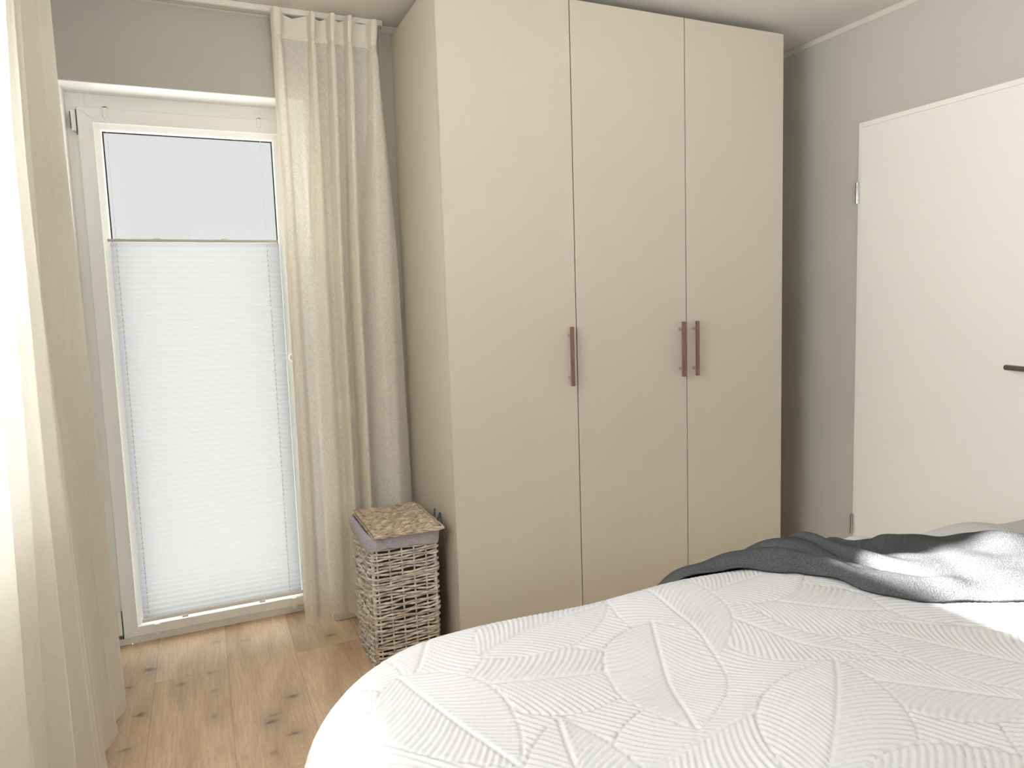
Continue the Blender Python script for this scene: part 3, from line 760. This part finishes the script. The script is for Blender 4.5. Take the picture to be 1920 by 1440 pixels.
OX0, OX1, OY0, OY1 = -.690, 1.700, -3.60, -1.715   # quilt outline in plan
ZT, RE, RC = .700, .12, .27                        # top height, edge radius, corner radius
def undul(x, y):
    z = .010*np.sin(x*5.1+.6)*np.sin(y*4.3+1.0)+.006*np.sin(x*9.7-y*6.2)+.004*np.sin(x*3+y*13)
    # soft channels and swells where the filling bunches, pillow swell at the far right
    z += .018*np.exp(-(((x-.06)/.16)**2+((y+1.80)/.10)**2))
    z += -.014*np.exp(-(((x-.42)/.45)**2+((y+2.45)/.12)**2))
    z += .010*np.exp(-(((x+.05)/.35)**2+((y+1.98)/.07)**2)) - .010*np.exp(-(((x+.02)/.35)**2+((y+2.10)/.06)**2))
    z -= .036*sm(.50, 1.15, x)
    z += .036*np.exp(-(((x-.60)/.09)**2+((y+1.775)/.05)**2))
    z += .022*np.exp(-(((x-.98)/.14)**2+((y+1.83)/.11)**2))
    return z
def drape(a, b):
    """arc-length cloth coordinates -> point and unit normal on the draped quilt"""
    ix0, ix1, iy0, iy1 = OX0+RC, OX1-RC, OY0+RC, OY1-RC
    cx, cy = np.clip(a, ix0, ix1), np.clip(b, iy0, iy1)
    dx, dy = a-cx, b-cy; d = np.hypot(dx, dy); dd = np.maximum(d, 1e-9); nx_, ny_ = dx/dd, dy/dd
    fl = RC-RE
    ang = np.clip((d-fl)/RE, 0, math.pi/2)
    g = np.where(d < fl, d, fl+RE*np.sin(ang)); hgt = np.where(d < fl, 0, RE*(1-np.cos(ang)))
    down = np.maximum(d-fl-RE*math.pi/2, 0); hgt = hgt+down
    tang = np.arctan2(ny_, nx_)*RC+np.where(np.abs(nx_) > np.abs(ny_), b, a)
    rip = np.minimum(down*.10, .018)*np.sin(tang*13)*(nx_ < .5)
    g = g+rip+down*.03*(nx_ < .5)
    fade = np.cos(ang)
    X, Y = cx+nx_*g, cy+ny_*g
    Zv = ZT-hgt+undul(X, Y)*fade
    nrm = np.stack([nx_*np.sin(ang), ny_*np.sin(ang), np.cos(ang)], -1)
    return np.stack([X, Y, Zv], -1), nrm

# leaf quilting: overlapping palm leaves, veins as stitched channels
def leaves():
    out = []
    r = random.Random(11)
    gx = np.arange(-1.35, 2.3, .205); gy = np.arange(-4.2, -1.0, .215)
    for i, x in enumerate(gx):
        for j, y in enumerate(gy):
            out.append((x+r.uniform(-.05, .05)+(.10 if j % 2 else 0), y+r.uniform(-.05, .05), r.uniform(0, 2*math.pi), r.uniform(.30, .38), r.uniform(.085, .11), r.uniform(-2.0, 2.0)))
    r.shuffle(out); return out
def quilting(a, b):
    h = np.zeros_like(a); done = np.zeros(a.shape, bool); edge = np.zeros_like(a)
    sp = .0122
    for (x, y, th, Ln, Wd, cv) in leaves():
        sel = (~done) & (np.abs(a-x) < Ln*.75) & (np.abs(b-y) < Ln*.75)
        if not sel.any(): continue
        dx, dy = a[sel]-x, b[sel]-y
        s = dx*math.cos(th)+dy*math.sin(th)+Ln/2; t = -dx*math.sin(th)+dy*math.cos(th)
        sn = np.clip(s/Ln, 0, 1); t = t-cv*.5*(s-Ln/2)**2
        wd = Wd*np.sin(math.pi*sn**.85)**.75+1e-6
        ins = (s > 0) & (s < Ln) & (np.abs(t) < wd)
        at = np.abs(t)
        phase = (s-1.05*at+4.2*at**2)/sp+np.where(t > 0, .5, 0)
        hv = np.abs(np.sin(math.pi*phase))**.55
        mid = 1-np.exp(-(at/.0028)**2); rim = 1-np.exp(-((wd-at)/.0030)**2)
        val = hv*mid*rim
        full = np.zeros(a.shape, bool); tmp = np.zeros_like(a)
        full[sel] = ins; tmp[sel] = val
        h = np.where(full, tmp, h); done |= full
    ph = (a*.8+b*.6)/sp
    return np.where(done, h, np.abs(np.sin(math.pi*ph))**.55)
def spaced(segs):
    out = []
    for (p, q, st) in segs: out.append(np.arange(p, q-1e-6, st))
    return np.unique(np.concatenate(out+[[segs[-1][1]]]))
ga = spaced([(-1.28, -.92, .02), (-.92, 1.0, .0032), (1.0, 1.42, .006), (1.42, 2.25, .03)])
gb = spaced([(-4.15, -2.72, .03), (-2.72, -1.74, .0030), (-1.74, -1.50, .0055), (-1.50, -1.14, .02)])
GA, GB = np.meshgrid(ga, gb, indexing='ij')
P, Nn = drape(GA, GB)
q = quilting(GA, GB)
P = P+Nn*(q[..., None]-.6)*.0030
quilt = grid_mesh('quilt', P, m_quilt)
tag(quilt, 'white quilted bedspread stitched with large leaves, draped over the bed', 'bedspread')

# ------------------------------------------------------------------ grey throw across the bed
near = [(.015, -1.62), (.070, -1.70), (.125, -1.775), (.190, -1.800), (.246, -1.825), (.303, -1.872), (.336, -1.892), (.372, -1.940), (.392, -2.003), (.438, -2.062), (.490, -2.108), (.537, -2.145), (.61, -2.200), (.73, -2.30), (.88, -2.47), (1.1, -2.66), (1.35, -2.85)]
far = [(.030, -1.36), (.12, -1.35), (.24, -1.36), (.36, -1.39), (.46, -1.46), (.52, -1.62), (.535, -1.74), (.555, -1.80), (.60, -1.825), (.66, -1.845), (.74, -1.865), (.80, -1.90), (.88, -1.95), (1.0, -1.97), (1.15, -2.02), (1.35, -2.15), (1.6, -2.3)]
NU, NV = 340, 150
def curve(ctrl, n):
    c = np.array(ctrl); t = np.arange(len(c)); s = np.linspace(0, len(c)-1, n)
    out = []
    for v in s:
        i = min(int(v), len(c)-2); u = v-i
        p0, p1, p2, p3 = c[max(i-1, 0)], c[i], c[i+1], c[min(i+2, len(c)-1)]
        out.append(.5*((2*p1)+(-p0+p2)*u+(2*p0-5*p1+4*p2-p3)*u*u+(-p0+3*p1-3*p2+p3)*u**3))
    return np.array(out)
Nc, Fc = curve(near, NU), curve(far, NU)
v = np.linspace(0, 1, NV)[None, :]; u = np.linspace(0, 1, NU)[:, None]
AB = Nc[:, None]*(1-v[..., None])+Fc[:, None]*v[..., None]
P, Nn = drape(AB[..., 0], AB[..., 1])
def G(x, c, w): return np.exp(-((x-c)/w)**2)
ui = u*16   # index along control points
hh = .010+.012*np.sin(math.pi*np.clip(v, 0, 1))*np.ones_like(u)
left = 1-sm(6.0, 8.5, ui)
hh = hh+left*(.024*sm(.05, .30, v)*(1-sm(.55, .9, v)))*sm(0.3, 2.5, ui)*(1-sm(5.2, 7.0, ui)*.9)
# hem roll along the near edge, then a crease above it
hh = hh+.018*G(v, .10, .07)*(1-sm(9, 12, ui))-.017*G(v, .22+.02*np.sin(ui), .028)*(1-sm(6.5, 8, ui))*sm(2, 4, ui)
# diagonal crease from the crest down to the near side
vd = .62-.085*(ui-4.6); hh = hh-.024*G(v, vd, .040)*sm(4.2, 5.4, ui)*(1-sm(8.4, 10, ui))+.012*G(v, vd+.12, .07)*sm(4.2, 5.4, ui)*(1-sm(8.4, 10, ui))
# ridges along the far side to the right
cr2 = .88+.05*np.sin(ui*1.25+1.2)
hh = hh*(1-.6*G(ui, 7.3, .8)*sm(.5, .9, v))
hh = hh+(.011+.010*np.sin(ui*1.9-15.2))*G(v, cr2, .11)*sm(7.2, 8.6, ui)
hh = hh-.008*G(v, .62, .10)*sm(8, 10, ui)
hh = hh*(.25+.75*sm(0, .05, v))*(.25+.75*sm(0, .03, 1-v))+.004
hh = hh+.0018*np.sin(u*60+v*9)+.0012*np.sin(v*31-u*25)
P = P+Nn*hh[..., None]
throw = grid_mesh('throw_blanket', P, m_throw)
tag(throw, 'dark charcoal wool throw blanket crumpled across the white quilt', 'blanket')
so = throw.modifiers.new('thickness', 'SOLIDIFY'); so.thickness = .005; so.offset = 0
